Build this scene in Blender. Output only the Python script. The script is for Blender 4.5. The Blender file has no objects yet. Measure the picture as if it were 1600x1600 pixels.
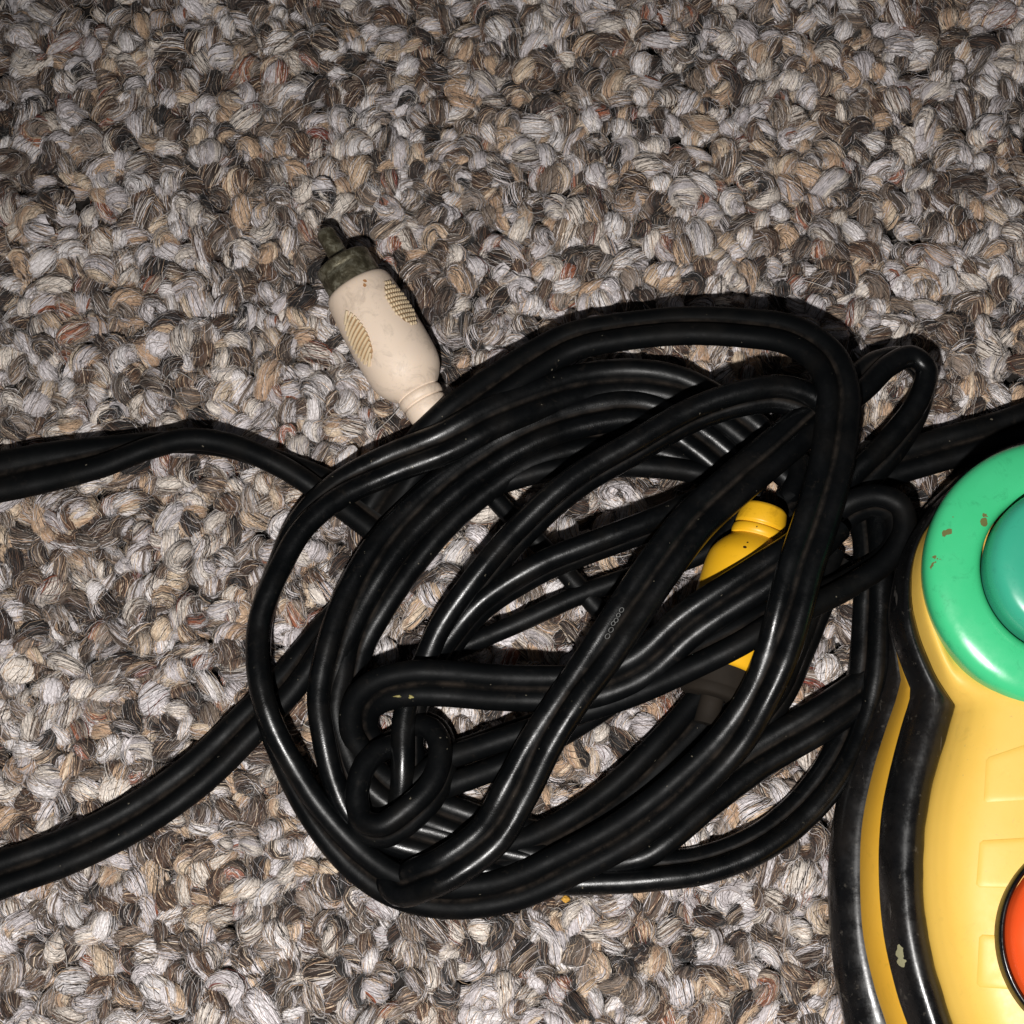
import bpy, bmesh, math, random
import numpy as np
from mathutils import Vector, Matrix, Euler
from mathutils.bvhtree import BVHTree

# ------------------------------------------------------------------ camera, world, lamp
P = 8.0e-5                      # metres per modelling unit (about one unit of the photograph at carpet level)
rng = np.random.default_rng(7)
random.seed(7)
scene = bpy.context.scene
col = scene.collection
CAM = Vector((0.0, -700.0, 2900.0))
FWD = (-CAM).normalized()
RIGHT = Vector((1, 0, 0))
UP = RIGHT.cross(FWD).normalized()
DIST = CAM.length
cd = bpy.data.cameras.new('camera')
cam = bpy.data.objects.new('camera', cd)
col.objects.link(cam)
cam.matrix_world = Matrix(((RIGHT.x, UP.x, -FWD.x, CAM.x * P), (RIGHT.y, UP.y, -FWD.y, CAM.y * P),
                           (RIGHT.z, UP.z, -FWD.z, CAM.z * P), (0, 0, 0, 1)))
cd.sensor_fit = 'AUTO'
cd.angle = 2 * math.atan(800 / DIST)
cd.clip_start = 0.005
cd.clip_end = 20
scene.camera = cam

world = bpy.data.worlds.new('World')
scene.world = world
world.use_nodes = True
bg = world.node_tree.nodes['Background']
bg.inputs[0].default_value = (0.9, 0.92, 1.0, 1)
bg.inputs[1].default_value = 0.045

ld = bpy.data.lights.new('flash_lamp', 'SPOT')
ld.energy = 3.2
ld.spot_size = math.radians(92)
ld.spot_blend = 1.0
ld.shadow_soft_size = 0.0032
ld.color = (1.0, 0.975, 0.945)
lamp = bpy.data.objects.new('flash_lamp', ld)
col.objects.link(lamp)
lamp.location = Vector((-170, -1240, 2860)) * P
lamp.rotation_euler = (Vector((250, -800, 0)) - Vector((-170, -1240, 2860))).to_track_quat('-Z', 'Y').to_euler()

scene.view_settings.view_transform = 'Standard'
scene.view_settings.look = 'None'
scene.view_settings.exposure = 0.0
scene.view_settings.gamma = 1.0
scene.render.engine = 'CYCLES'


def at(u, v, z=0.0):
    """point at height z (modelling units) that the photograph shows at pixel u, v"""
    d = FWD * DIST + RIGHT * (u - 800) + UP * (800 - v)
    t = (z - CAM.z) / d.z
    return CAM + d * t


# ------------------------------------------------------------------ helpers
def empty(name, loc=(0, 0, 0)):
    o = bpy.data.objects.new(name, None)
    o.location = Vector(loc) * P
    o.empty_display_size = 0.005
    col.objects.link(o)
    return o


def mesh_np(name, verts, quads, mat, colours=None, smooth=True):
    """verts (n,3) in modelling units, faces list/array"""
    me = bpy.data.meshes.new(name)
    verts = np.asarray(verts, dtype=np.float64) * P
    if isinstance(quads, np.ndarray):
        n = len(quads)
        k = quads.shape[1]
        me.vertices.add(len(verts))
        me.vertices.foreach_set('co', verts.astype(np.float32).ravel())
        me.loops.add(n * k)
        me.loops.foreach_set('vertex_index', quads.astype(np.int32).ravel())
        me.polygons.add(n)
        me.polygons.foreach_set('loop_start', (np.arange(n) * k).astype(np.int32))
        me.update(calc_edges=True)
        me.validate()
    else:
        me.from_pydata([tuple(v) for v in verts], [], quads)
        me.update()
    if smooth:
        me.polygons.foreach_set('use_smooth', np.ones(len(me.polygons), dtype=bool))
    if colours is not None:
        a = me.color_attributes.new('Col', 'FLOAT_COLOR', 'POINT')
        c = np.ones((len(verts), 4), dtype=np.float32)
        c[:, :3] = colours
        a.data.foreach_set('color', c.ravel())
    if mat is not None:
        me.materials.append(mat)
    return me


def obj(name, me, parent=None):
    o = bpy.data.objects.new(name, me)
    col.objects.link(o)
    if parent is not None:
        o.parent = parent
        o.matrix_parent_inverse = Matrix.Translation(-parent.location)
    return o


def srgb(r, g, b):
    f = lambda c: (c / 255 / 12.92) if c <= 10.3 else ((c / 255 + 0.055) / 1.055) ** 2.4
    return np.array((f(r), f(g), f(b)))


class NT:
    def __init__(self, name):
        self.m = bpy.data.materials.new(name)
        self.m.use_nodes = True
        self.t = self.m.node_tree
        self.b = self.t.nodes['Principled BSDF']
        self.co = None

    def n(self, typ, **kw):
        x = self.t.nodes.new(typ)
        for k, v in kw.items():
            if k.startswith('i_'):
                key = k[2:]
                key = int(key) if key.isdigit() else key.replace('_', ' ')
                x.inputs[key].default_value = v
            else:
                setattr(x, k, v)
        return x

    def l(self, a, b):
        self.t.links.new(a, b)

    def coord(self):
        if self.co is None:
            self.co = self.n('ShaderNodeTexCoord').outputs['Object']
        return self.co

    def noise(self, scale, detail=4, rough=0.6, dist=0.0):
        x = self.n('ShaderNodeTexNoise')
        x.inputs['Scale'].default_value = scale
        x.inputs['Detail'].default_value = detail
        x.inputs['Roughness'].default_value = rough
        x.inputs['Distortion'].default_value = dist
        self.l(self.coord(), x.inputs['Vector'])
        return x.outputs['Fac']

    def ramp(self, fac, stops):
        r = self.n('ShaderNodeValToRGB')
        el = r.color_ramp.elements
        while len(el) < len(stops):
            el.new(0.5)
        for e, (p, c) in zip(el, stops):
            e.position = p
            e.color = (*c, 1) if len(c) == 3 else c
        self.l(fac, r.inputs[0])
        return r.outputs[0]

    def mix(self, fac, a, b):
        x = self.n('ShaderNodeMix', data_type='RGBA')
        for s, val in ((x.inputs[0], fac), (x.inputs[6], a), (x.inputs[7], b)):
            if hasattr(val, 'is_output') or isinstance(val, bpy.types.NodeSocket):
                self.l(val, s)
            elif isinstance(val, (int, float)):
                s.default_value = val
            else:
                s.default_value = (*val, 1)
        return x.outputs[2]

    def math(self, op, a, b=None, clamp=False):
        x = self.n('ShaderNodeMath', operation=op, use_clamp=clamp)
        for s, val in ((x.inputs[0], a), (x.inputs[1], b)):
            if val is None:
                continue
            if isinstance(val, bpy.types.NodeSocket):
                self.l(val, s)
            else:
                s.default_value = val
        return x.outputs[0]

    def bump(self, h, strength, dist):
        x = self.n('ShaderNodeBump')
        x.inputs['Strength'].default_value = strength
        x.inputs['Distance'].default_value = dist
        self.l(h, x.inputs['Height'])
        self.l(x.outputs[0], self.b.inputs['Normal'])

    def spots(self, pts, distort_scale=900, distort=0.0004):
        """0..1 mask: chips of given centre and radius (metres, object space) with ragged edges"""
        nz = self.n('ShaderNodeTexNoise')
        nz.inputs['Scale'].default_value = distort_scale
        nz.inputs['Detail'].default_value = 3
        self.l(self.coord(), nz.inputs['Vector'])
        sub = self.n('ShaderNodeVectorMath', operation='SUBTRACT')
        self.l(nz.outputs['Color'], sub.inputs[0])
        sub.inputs[1].default_value = (0.5, 0.5, 0.5)
        sc = self.n('ShaderNodeVectorMath', operation='SCALE')
        self.l(sub.outputs[0], sc.inputs[0])
        sc.inputs['Scale'].default_value = distort * 4
        ad = self.n('ShaderNodeVectorMath', operation='ADD')
        self.l(self.coord(), ad.inputs[0])
        self.l(sc.outputs[0], ad.inputs[1])
        tot = None
        for c, r in pts:
            d = self.n('ShaderNodeVectorMath', operation='DISTANCE')
            self.l(ad.outputs[0], d.inputs[0])
            d.inputs[1].default_value = tuple(c)
            k = self.math('LESS_THAN', d.outputs['Value'], r)
            tot = k if tot is None else self.math('MAXIMUM', tot, k)
        return tot


def set_base(nt, val):
    if isinstance(val, bpy.types.NodeSocket):
        nt.l(val, nt.b.inputs['Base Color'])
    else:
        nt.b.inputs['Base Color'].default_value = (*val, 1)


# ------------------------------------------------------------------ materials
def mat_yarn():
    t = NT('yarn')
    a = t.n('ShaderNodeAttribute', attribute_name='Col')
    nz = t.noise(2600, 3, 0.65)
    v = t.ramp(nz, [(0.30, (0.60, 0.58, 0.56)), (0.60, (1.08, 1.08, 1.08))])
    x = t.n('ShaderNodeMix', data_type='RGBA', blend_type='MULTIPLY')
    x.inputs[0].default_value = 1.0
    t.l(a.outputs['Color'], x.inputs[6])
    t.l(v, x.inputs[7])
    t.l(x.outputs[2], t.b.inputs['Base Color'])
    t.b.inputs['Roughness'].default_value = 0.62
    t.b.inputs['Specular IOR Level'].default_value = 0.35
    t.b.inputs['Sheen Weight'].default_value = 0.15
    t.b.inputs['Sheen Roughness'].default_value = 0.5
    return t.m


def mat_rubber():
    t = NT('black_rubber')
    gl = t.n('ShaderNodeAttribute', attribute_name='gloss').outputs['Fac']
    gv = t.n('ShaderNodeAttribute', attribute_name='groove').outputs['Fac']
    big = t.noise(170, 4, 0.6)
    dust = t.noise(620, 5, 0.75, 0.4)
    base = t.mix(t.ramp(big, [(0.5, (0, 0, 0)), (0.75, (1, 1, 1))]), srgb(6, 7, 8), srgb(17, 16, 15))
    sp = t.ramp(t.noise(1500, 2, 0.5), [(0.755, (0, 0, 0)), (0.785, (0.4, 0.4, 0.4))])
    base = t.mix(t.ramp(dust, [(0.60, (0, 0, 0)), (0.80, (0.24, 0.24, 0.24))]), base, srgb(66, 58, 51))
    base = t.mix(sp, base, srgb(140, 132, 115))
    gd = t.math('MULTIPLY', gv, t.ramp(t.noise(420, 5, 0.7), [(0.42, (0.12, 0.12, 0.12)), (0.66, (0.8, 0.8, 0.8))]))
    base = t.mix(gd, base, srgb(46, 40, 35))
    set_base(t, base)
    rn = t.math('MULTIPLY', t.math('SUBTRACT', t.noise(260, 5, 0.75), 0.5), 0.45)
    rr = t.math('ADD', t.math('SUBTRACT', 0.56, t.math('MULTIPLY', gl, 0.27)), rn)
    rr = t.math('ADD', rr, t.math('MULTIPLY', gv, 0.5), True)
    t.l(rr, t.b.inputs['Roughness'])
    wear = t.ramp(t.noise(210, 4, 0.7, 0.3), [(0.36, (0.12, 0.12, 0.12)), (0.62, (1, 1, 1))])
    sl = t.math('ADD', 0.065, t.math('MULTIPLY', t.math('MULTIPLY', gl, wear), 0.36))
    t.l(t.math('MULTIPLY', sl, t.math('SUBTRACT', 1.0, t.math('MULTIPLY', gv, 0.85))), t.b.inputs['Specular IOR Level'])
    h = t.math('ADD', t.math('MULTIPLY', t.noise(2500, 3, 0.7), 0.5), t.noise(6000, 2, 0.5))
    t.bump(h, 0.20, 0.00006)
    return t.m


def mat_gloss_black(chips=None):
    t = NT('gloss_black_plastic')
    base = t.mix(t.ramp(t.noise(1000, 3, 0.65), [(0.64, (0, 0, 0)), (0.70, (0.5, 0.5, 0.5))]), srgb(12, 12, 13), srgb(74, 70, 64))
    base = t.mix(t.ramp(t.noise(60, 5, 0.7), [(0.5, (0, 0, 0)), (0.75, (0.45, 0.45, 0.45))]), base, srgb(42, 37, 33))
    mp = t.n('ShaderNodeMapping')
    t.l(t.coord(), mp.inputs[0])
    mp.inputs['Rotation'].default_value = (0.2, 0.3, 0.5)
    mp.inputs['Scale'].default_value = (2600, 150, 600)
    sn = t.n('ShaderNodeTexNoise')
    sn.inputs['Scale'].default_value = 1.0
    sn.inputs['Detail'].default_value = 3
    t.l(mp.outputs[0], sn.inputs['Vector'])
    scr = t.ramp(sn.outputs['Fac'], [(0.70, (0, 0, 0)), (0.74, (0.55, 0.55, 0.55))])
    base = t.mix(scr, base, srgb(88, 84, 80))
    if chips:
        base = t.mix(t.spots(chips), base, srgb(142, 138, 108))
    set_base(t, base)
    rr = t.ramp(t.noise(220, 6, 0.8), [(0.35, (0.14, 0.14, 0.14)), (0.68, (0.5, 0.5, 0.5))])
    t.l(rr, t.b.inputs['Roughness'])
    h = t.math('ADD', t.noise(500, 4, 0.65), t.math('MULTIPLY', sn.outputs['Fac'], 0.4))
    t.bump(h, 0.10, 0.00025)
    return t.m


def mat_paint(name, c, c2, rough=(0.22, 0.42), chips=None, chip_col=(0.3, 0.22, 0.1), sss=0.0, specks=None, scuff=0.25, glo=0.62, soft=0.0004, spec=0.5):
    t = NT(name)
    base = t.mix(t.ramp(t.noise(70, 4, 0.6), [(0.35, (0, 0, 0)), (0.7, (1, 1, 1))]), c, c2)
    grime = t.ramp(t.noise(420, 6, 0.75, 0.6), [(glo, (0, 0, 0)), (glo + .18, (scuff,) * 3)])
    base = t.mix(grime, base, tuple(np.asarray(c) * 0.35))
    if specks is not None:
        sp = t.ramp(t.noise(1300, 2, 0.5), [(0.735, (0, 0, 0)), (0.77, (0.6, 0.6, 0.6))])
        base = t.mix(sp, base, specks)
    if chips:
        base = t.mix(t.spots(chips, distort=soft), base, chip_col)
    set_base(t, base)
    rr = t.ramp(t.noise(210, 5, 0.7), [(0.3, (rough[0],) * 3), (0.7, (rough[1],) * 3)])
    t.l(rr, t.b.inputs['Roughness'])
    t.b.inputs['Specular IOR Level'].default_value = spec
    if sss:
        t.b.inputs['Subsurface Weight'].default_value = sss
        t.b.inputs['Subsurface Radius'].default_value = (1.0, 0.7, 0.3)
        t.b.inputs['Subsurface Scale'].default_value = 0.0012
    t.bump(t.noise(1100, 4, 0.6), 0.06, 0.0001)
    return t.m


def mat_metal():
    t = NT('tarnished_metal')
    base = t.ramp(t.noise(520, 6, 0.75, 0.5), [(0.3, srgb(38, 34, 24)), (0.5, srgb(92, 86, 68)), (0.6, srgb(140, 136, 118)), (0.72, srgb(58, 48, 32))])
    set_base(t, base)
    t.b.inputs['Metallic'].default_value = 0.6
    t.l(t.ramp(t.noise(800, 5, 0.7), [(0.35, (.25, .25, .25)), (0.65, (.65, .65, .65))]), t.b.inputs['Roughness'])
    t.bump(t.noise(900, 5, 0.7), 0.3, 0.0003)
    return t.m


YARN = mat_yarn()
RUBBER = mat_rubber()
METAL = mat_metal()
DARK_METAL = mat_paint('dark_brown_metal', srgb(24, 21, 18), srgb(40, 34, 28), (0.7, 0.85), scuff=.4, spec=.12)  # very dark brown base for the yellow plug's collar and pin
_wp = [(Vector(at(u, v, z)) * P, r) for u, v, z, r in ((571, 437, 108, .00034), (569, 444, 108, .00026), (575, 516, 112, .0003), (562, 540, 104, .00022), (603, 588, 112, .00016), (643, 612, 100, .00018), (632, 545, 108, .0002), (659, 655, 84, .00035), (667, 650, 84, .0003))]
WHITE = mat_paint('aged_white_plastic', srgb(220, 199, 178), srgb(228, 209, 190), (0.4, 0.6), chips=_wp, chip_col=srgb(168, 122, 80), scuff=0.42, sss=0.05, glo=.505, soft=.0002)
WHITE_GRIP = mat_paint('aged_white_grip', srgb(216, 196, 164), srgb(196, 170, 132), (0.45, 0.65), scuff=0.5, glo=.5)
DIRT = mat_paint('brown_grime', srgb(120, 92, 64), srgb(160, 130, 96), (0.7, 0.8))
DIRT_PALE = mat_paint('tan_grime', srgb(150, 114, 78), srgb(178, 144, 106), (0.7, 0.8))
_yp = [(Vector(at(u, v, z)) * P, r) for u, v, z, r in ((1147, 832, 118, .0003), (1176, 837, 116, .00022), (1168, 846, 118, .0002), (1164, 855, 120, .0002), (1206, 799, 92, .0003), (1174, 818, 104, .00026), (1182, 821, 104, .00022))]
YELLOW = mat_paint('yellow_plastic', srgb(226, 168, 24), srgb(232, 178, 36), (0.35, 0.5), scuff=0.5, chips=_yp, chip_col=srgb(60, 40, 16), glo=.55, soft=.0001)
RING_GREY = mat_paint('grey_ring_marks', srgb(112, 112, 110), srgb(90, 90, 88), (0.4, 0.5))

# ------------------------------------------------------------------ the cable paths (traced, each point: u, v, height, roll)
FLAT = {
 'left_upper': [(-160, 768, 34, 5), (0, 745, 34, 4), (80, 729, 36, 8), (150, 716, 38, 22), (230, 697, 40, 58), (300, 689, 42, 82), (360, 697, 40, 82), (420, 718, 36, 72), (480, 745, 26, 50), (540, 780, 20, 20), (610, 830, 18, 5)],
 'main': [(590, 800, 22, 0), (650, 712, 46, 0), (708, 653, 74, 4), (780, 601, 72, 10), (885, 537, 66, 18), (960, 520, 76, 22), (1060, 510, 88, 20), (1162, 512, 104, 16), (1237, 524, 124, 10), (1290, 560, 146, 8), (1309, 610, 158, 8), (1307, 670, 166, 8), (1296, 740, 176, 4), (1275, 815, 186, 0), (1250, 890, 188, -4), (1233, 955, 184, -10), (1215, 1018, 172, -28), (1186, 1087, 152, -38), (1142, 1157, 128, -20), (1070, 1230, 105, -4), (984, 1297, 84, 4), (897, 1345, 66, 10), (795, 1390, 46, 22), (697, 1402, 36, 30), (618, 1384, 34, 32), (560, 1345, 36, 36), (499, 1276, 46, 52), (455, 1203, 60, 68), (421, 1125, 74, 82), (405, 1050, 80, 88), (407, 970, 78, 84), (435, 890, 74, 72), (470, 822, 70, 54), (530, 766, 66, 32), (604, 728, 70, 16), (697, 690, 88, 8), (768, 653, 84, 4), (850, 620, 66, 0), (920, 600, 54, -8), (990, 594, 50, -12), (1060, 606, 46, -8), (1125, 640, 42, 0), (1190, 690, 40, 0), (1250, 745, 36, 0)],
 'diagonal': [(618, 1366, 24, 10), (630, 1382, 50, 12), (662, 1372, 78, 12), (697, 1357, 92, 14), (765, 1305, 106, 6), (806, 1237, 122, 0), (846, 1160, 140, 24), (893, 1087, 154, 34), (935, 1028, 162, 20), (980, 960, 166, 6), (1030, 886, 164, 0), (1085, 815, 158, 2), (1148, 757, 148, 6), (1219, 697, 132, 8), (1285, 642, 112, 20), (1338, 602, 92, 30), (1380, 568, 80, 52), (1420, 558, 72, 76), (1445, 580, 68, 84), (1436, 630, 66, 76), (1396, 692, 66, 60), (1350, 742, 64, 46), (1310, 785, 56, 30), (1270, 830, 40, 10)],
 'cross': [(1300, 815, 120, 0), (1250, 862, 146, 0), (1196, 897, 150, 4), (1125, 942, 142, 6), (1070, 980, 132, 8), (1002, 1040, 116, 12), (930, 1070, 106, 14), (847, 1076, 108, 10), (772, 1074, 116, 10), (697, 1068, 124, 10), (640, 1068, 122, 18), (592, 1080, 108, 30), (566, 1106, 80, 44), (562, 1140, 50, 50), (575, 1170, 30, 50)],
 'handle': [(1320, 690, 104, 48), (1267, 634, 122, 54), (1225, 617, 130, 60), (1178, 619, 134, 64), (1087, 646, 136, 68), (994, 698, 132, 70), (900, 754, 126, 72), (810, 834, 118, 74), (735, 924, 104, 74), (694, 984, 88, 74), (672, 1034, 72, 72), (650, 1080, 62, 70), (638, 1132, 58, 70), (637, 1190, 54, 68), (637, 1232, 46, 60), (634, 1268, 36, 46)],
 'ring': [(650, 1128, 34, 70), (680, 1142, 56, 78), (692, 1176, 72, 82), (680, 1228, 82, 74), (640, 1272, 86, 66), (598, 1298, 80, 68), (566, 1288, 70, 76), (556, 1248, 62, 82), (566, 1202, 56, 80), (590, 1172, 46, 74), (622, 1160, 34, 66)],
 'lower_loop': [(640, 1222, 34, 70), (690, 1186, 44, 76), (745, 1166, 52, 78), (810, 1144, 58, 76), (900, 1112, 64, 72), (990, 1077, 84, 60), (1085, 1030, 116, 44), (1152, 995, 132, 38), (1200, 968, 130, 46), (1262, 942, 112, 56), (1325, 912, 96, 66), (1382, 874, 88, 74), (1407, 832, 84, 80), (1402, 797, 82, 80), (1370, 783, 82, 76), (1328, 795, 80, 66), (1288, 832, 64, 50)],
 'second_diagonal': [(1175, 750, 60, 70), (1099, 785, 84, 76), (1012, 822, 92, 80), (900, 864, 92, 82), (847, 886, 88, 82), (754, 944, 76, 82), (704, 1002, 58, 80), (668, 1058, 36, 70)],
 'inner_lower': [(600, 1275, 24, 70), (640, 1252, 36, 78), (690, 1230, 38, 82), (785, 1195, 38, 82), (880, 1145, 36, 80), (950, 1100, 30, 78)],
 'left_loop': [(1150, 735, 34, 0), (1095, 690, 42, 0), (1050, 660, 46, -6), (1002, 642, 50, -10), (940, 645, 54, -8), (842, 672, 58, -6), (745, 725, 60, -6), (666, 789, 60, -4), (606, 853, 62, 6), (556, 932, 66, 26), (524, 1012, 68, 48), (508, 1087, 64, 56), (518, 1160, 56, 52), (536, 1220, 48, 40), (562, 1268, 40, 26), (615, 1300, 36, 10), (680, 1318, 34, 4), (770, 1345, 32, 4), (860, 1362, 32, 14), (935, 1364, 34, 30), (1010, 1362, 36, 42), (1104, 1350, 36, 46), (1190, 1315, 36, 46), (1262, 1256, 36, 44), (1310, 1190, 36, 40), (1340, 1120, 36, 40), (1356, 1050, 40, 44), (1362, 970, 46, 50), (1364, 900, 50, 54), (1362, 840, 44, 54), (1352, 780, 30, 40)],
 'left_inner_loop': [(1150, 752, 24, 0), (1095, 712, 26, 0), (1030, 690, 28, 0), (941, 684, 30, -4), (880, 692, 32, -8), (804, 722, 34, -10), (722, 780, 36, -10), (655, 848, 38, -6), (598, 925, 40, 16), (558, 1000, 40, 44), (542, 1062, 38, 60), (534, 1110, 36, 62), (548, 1160, 34, 52), (580, 1215, 32, 34), (630, 1250, 30, 10), (700, 1278, 30, 4), (780, 1304, 30, 6), (860, 1322, 28, 20), (935, 1336, 28, 44), (1000, 1330, 32, 56), (1040, 1304, 36, 56), (1100, 1250, 36, 44), (1180, 1186, 36, 20), (1280, 1126, 36, 12), (1366, 1068, 36, 12), (1420, 1030, 34, 12)],
 'left_lower': [(-150, 1428, 26, 4), (0, 1368, 26, 6), (100, 1332, 26, 6), (200, 1283, 26, 8), (300, 1215, 26, 8), (375, 1145, 26, 12), (450, 1066, 26, 22), (500, 1000, 26, 40), (570, 915, 24, 60), (660, 825, 22, 66), (735, 770, 22, 70), (802, 746, 22, 72), (865, 731, 22, 72), (975, 727, 22, 72), (1060, 732, 22, 72), (1130, 745, 22, 60), (1190, 768, 22, 40)],
 'middle_rise': [(1190, 1000, 18, 0), (1118, 1084, 30, 14), (1045, 1164, 36, 30), (972, 1236, 36, 26), (900, 1290, 34, 14), (835, 1324, 32, 10), (765, 1345, 30, 10)],
 'under_column': [(1310, 870, 28, 50), (1285, 925, 34, 60), (1256, 1000, 38, 64), (1222, 1078, 38, 64), (1174, 1142, 36, 60), (1110, 1205, 30, 50)],
 'right_upper': [(1720, 612, 30, 4), (1600, 664, 30, 4), (1519, 689, 30, 4), (1420, 717, 30, 2), (1360, 735, 28, 0), (1290, 762, 28, 0), (1230, 795, 26, 0)],
}
SINGLE = {
 'white_branch': [(676, 656, 34), (695, 682, 28), (725, 722, 22), (765, 770, 20), (800, 808, 20), (853, 860, 20), (900, 913, 20), (940, 957, 20), (990, 1010, 20), (1030, 1050, 18)],
 'yellow_branch': [(1232, 775, 58), (1246, 742, 50), (1240, 715, 40), (1200, 735, 26), (1120, 850, 20), (1060, 880, 20), (980, 903, 22), (900, 932, 24), (810, 973, 24), (705, 1018, 22), (650, 1045, 18)],
}
R_LOBE, C_LOBE = 17.8, 16.4


def catmull(pts, step):
    pts = np.asarray(pts, float)
    ext = np.vstack([2 * pts[0] - pts[1], pts, 2 * pts[-1] - pts[-2]])
    out = []
    for i in range(1, len(ext) - 2):
        p0, p1, p2, p3 = ext[i - 1:i + 3]
        d01 = max(np.linalg.norm((p1 - p0)[:3]), 1e-6) ** 0.5
        d12 = max(np.linalg.norm((p2 - p1)[:3]), 1e-6) ** 0.5
        d23 = max(np.linalg.norm((p3 - p2)[:3]), 1e-6) ** 0.5
        m1 = (p2 - p1 + d12 * ((p1 - p0) / d01 - (p2 - p0) / (d01 + d12)))
        m2 = (p2 - p1 + d12 * ((p3 - p2) / d23 - (p3 - p1) / (d12 + d23)))
        n = max(2, int(np.linalg.norm((p2 - p1)[:3]) / step))
        for k in range(n):
            t = k / n
            t2, t3 = t * t, t * t * t
            out.append((2 * t3 - 3 * t2 + 1) * p1 + (t3 - 2 * t2 + t) * m1 + (-2 * t3 + 3 * t2) * p2 + (t3 - t2) * m2)
    out.append(ext[-2])
    return np.array(out)


def profile_twin():
    pr = []
    for a in np.linspace(-128, 128, 13):
        pr.append((C_LOBE + R_LOBE * math.cos(math.radians(a)), R_LOBE * math.sin(math.radians(a))))
    pr.append((2.4, 11.2))
    pr.append((0, 8.8))
    pr.append((-2.4, 11.2))
    for a in np.linspace(52, 308, 13):
        pr.append((-C_LOBE + R_LOBE * math.cos(math.radians(a)), R_LOBE * math.sin(math.radians(a))))
    pr.append((-2.4, -11.2))
    pr.append((0, -8.8))
    pr.append((2.4, -11.2))
    return np.array(pr)


def profile_round(r, n=16):
    a = np.linspace(0, 2 * math.pi, n, endpoint=False)
    return np.stack([r * np.cos(a), r * np.sin(a)], 1)


def sweep(pts3, rolls, prof, scale=None):
    """pts3 (n,3), rolls degrees -> verts, quads (closed with end fans)"""
    n, m = len(pts3), len(prof)
    T = np.gradient(pts3, axis=0)
    T /= np.linalg.norm(T, axis=1)[:, None]
    Tk = T.copy()
    Z = np.array([0, 0, 1.0])
    side = np.cross(T, Z)
    side /= np.maximum(np.linalg.norm(side, axis=1), 1e-6)[:, None]
    up = np.cross(side, T)
    r = np.radians(rolls)[:, None]
    S = side * np.cos(r) + up * np.sin(r)
    U = -side * np.sin(r) + up * np.cos(r)
    if scale is not None:
        S = S * scale[:, None]
    V = pts3[:, None, :] + S[:, None, :] * prof[None, :, 0:1] + U[:, None, :] * prof[None, :, 1:2]
    V = V.reshape(-1, 3)
    i = np.arange(n - 1)[:, None] * m
    j = np.arange(m)[None, :]
    j2 = (j + 1) % m
    Q = np.stack([i + j, i + j2, i + m + j2, i + m + j], -1).reshape(-1, 4)
    return V, Q


def place(path, step=7.0):
    p3 = np.array([tuple(at(p[0], p[1], p[2])) for p in path])
    extra = np.array([[p[3] if len(p) > 3 else 0.0] for p in path])
    return catmull(np.hstack([p3, extra]), step)


cord_samples = []
# how worn to a shine each run of the cord is (handled runs shine, the dusty ones are dull)
GLOSS = dict(left_upper=.12, diagonal=.95, cross=.8, handle=1.0, ring=.5, lower_loop=.15, second_diagonal=.9, inner_lower=.15,
             left_loop=1.0, left_inner_loop=.7, left_lower=.2, middle_rise=.12, under_column=.5, right_upper=.3)
gloss_all = []
WIDTH = dict(left_upper=([0, .28, .5, 1], [1.25, 1.2, 1, 1]), left_lower=([0, .3, .6, 1], [1.05, 1.03, 1, 1]))
twin_V, twin_Q, off = [], [], 0
PT = profile_twin()
for nm, path in FLAT.items():
    q = place(path)
    # tiny irregular wander of a real cord
    s = np.arange(len(q))
    q[:, 2] += 1.2 * np.sin(s * 0.13 + len(nm)) + 0.8 * np.sin(s * 0.31 + 2 * len(nm))
    q[:, 3] += 3.0 * np.sin(s * 0.045 + len(nm))
    # the twin lead is a little broader where its two cores have been pulled apart
    wid = np.interp(np.linspace(0, 1, len(q)), *WIDTH.get(nm, ([0, 1], [1, 1])))
    V, Q = sweep(q[:, :3], q[:, 3], PT, wid)
    f = np.linspace(0, 1, len(q))
    if nm == 'main':
        gl = np.interp(f, [0, .21, .25, .29, .385, .43, .57, .64, .80, 1], [.05, .05, .4, 1, 1, .15, .08, 1.0, .95, .5])
    elif nm == 'cross':
        gl = np.interp(f, [0, .38, .48, .58, .68, 1], [.9, .8, .5, .5, .12, .1])
    else:
        gl = np.full(len(q), GLOSS[nm])
    gloss_all.append(np.repeat(gl, len(PT)))
    twin_V.append(V)
    twin_Q.append(Q + off)
    off += len(V)
    cord_samples.append(q[:, :3])
branch = {}
for nm, path in SINGLE.items():
    q = place(path)
    V, Q = sweep(q[:, :3], np.zeros(len(q)), profile_round(15.5))
    branch[nm] = (V, Q)
    cord_samples.append(q[:, :3])
cord_pts = np.vstack(cord_samples)[::3]

# ------------------------------------------------------------------ controller outlines (half outlines, mirrored about an axis)
AX = 1690.0
O1 = [(1690, 1930), (1600, 1918), (1490, 1868), (1400, 1780), (1345, 1690), (1320, 1600), (1302, 1500), (1294, 1394), (1297, 1320), (1306, 1256), (1325, 1190), (1348, 1130), (1366, 1080), (1376, 1040), 'w', (1380, 980), (1387, 930), (1400, 870), (1419, 825), (1440, 797), (1465, 772), (1512, 731), (1560, 703), (1620, 685), (1690, 678)]
Y1 = [(1690, 1900), (1610, 1890), (1515, 1842), (1445, 1765), (1402, 1670), (1382, 1600), (1365, 1548), (1346, 1462), (1341, 1376), (1344, 1290), (1361, 1205), (1382, 1136), (1398, 1090), (1405, 1062), 'w', (1398, 1020), (1388, 975), (1393, 920), (1407, 868), (1428, 828), (1450, 798), (1474, 774), (1520, 735), (1566, 707), (1624, 692), (1690, 686)]
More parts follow.
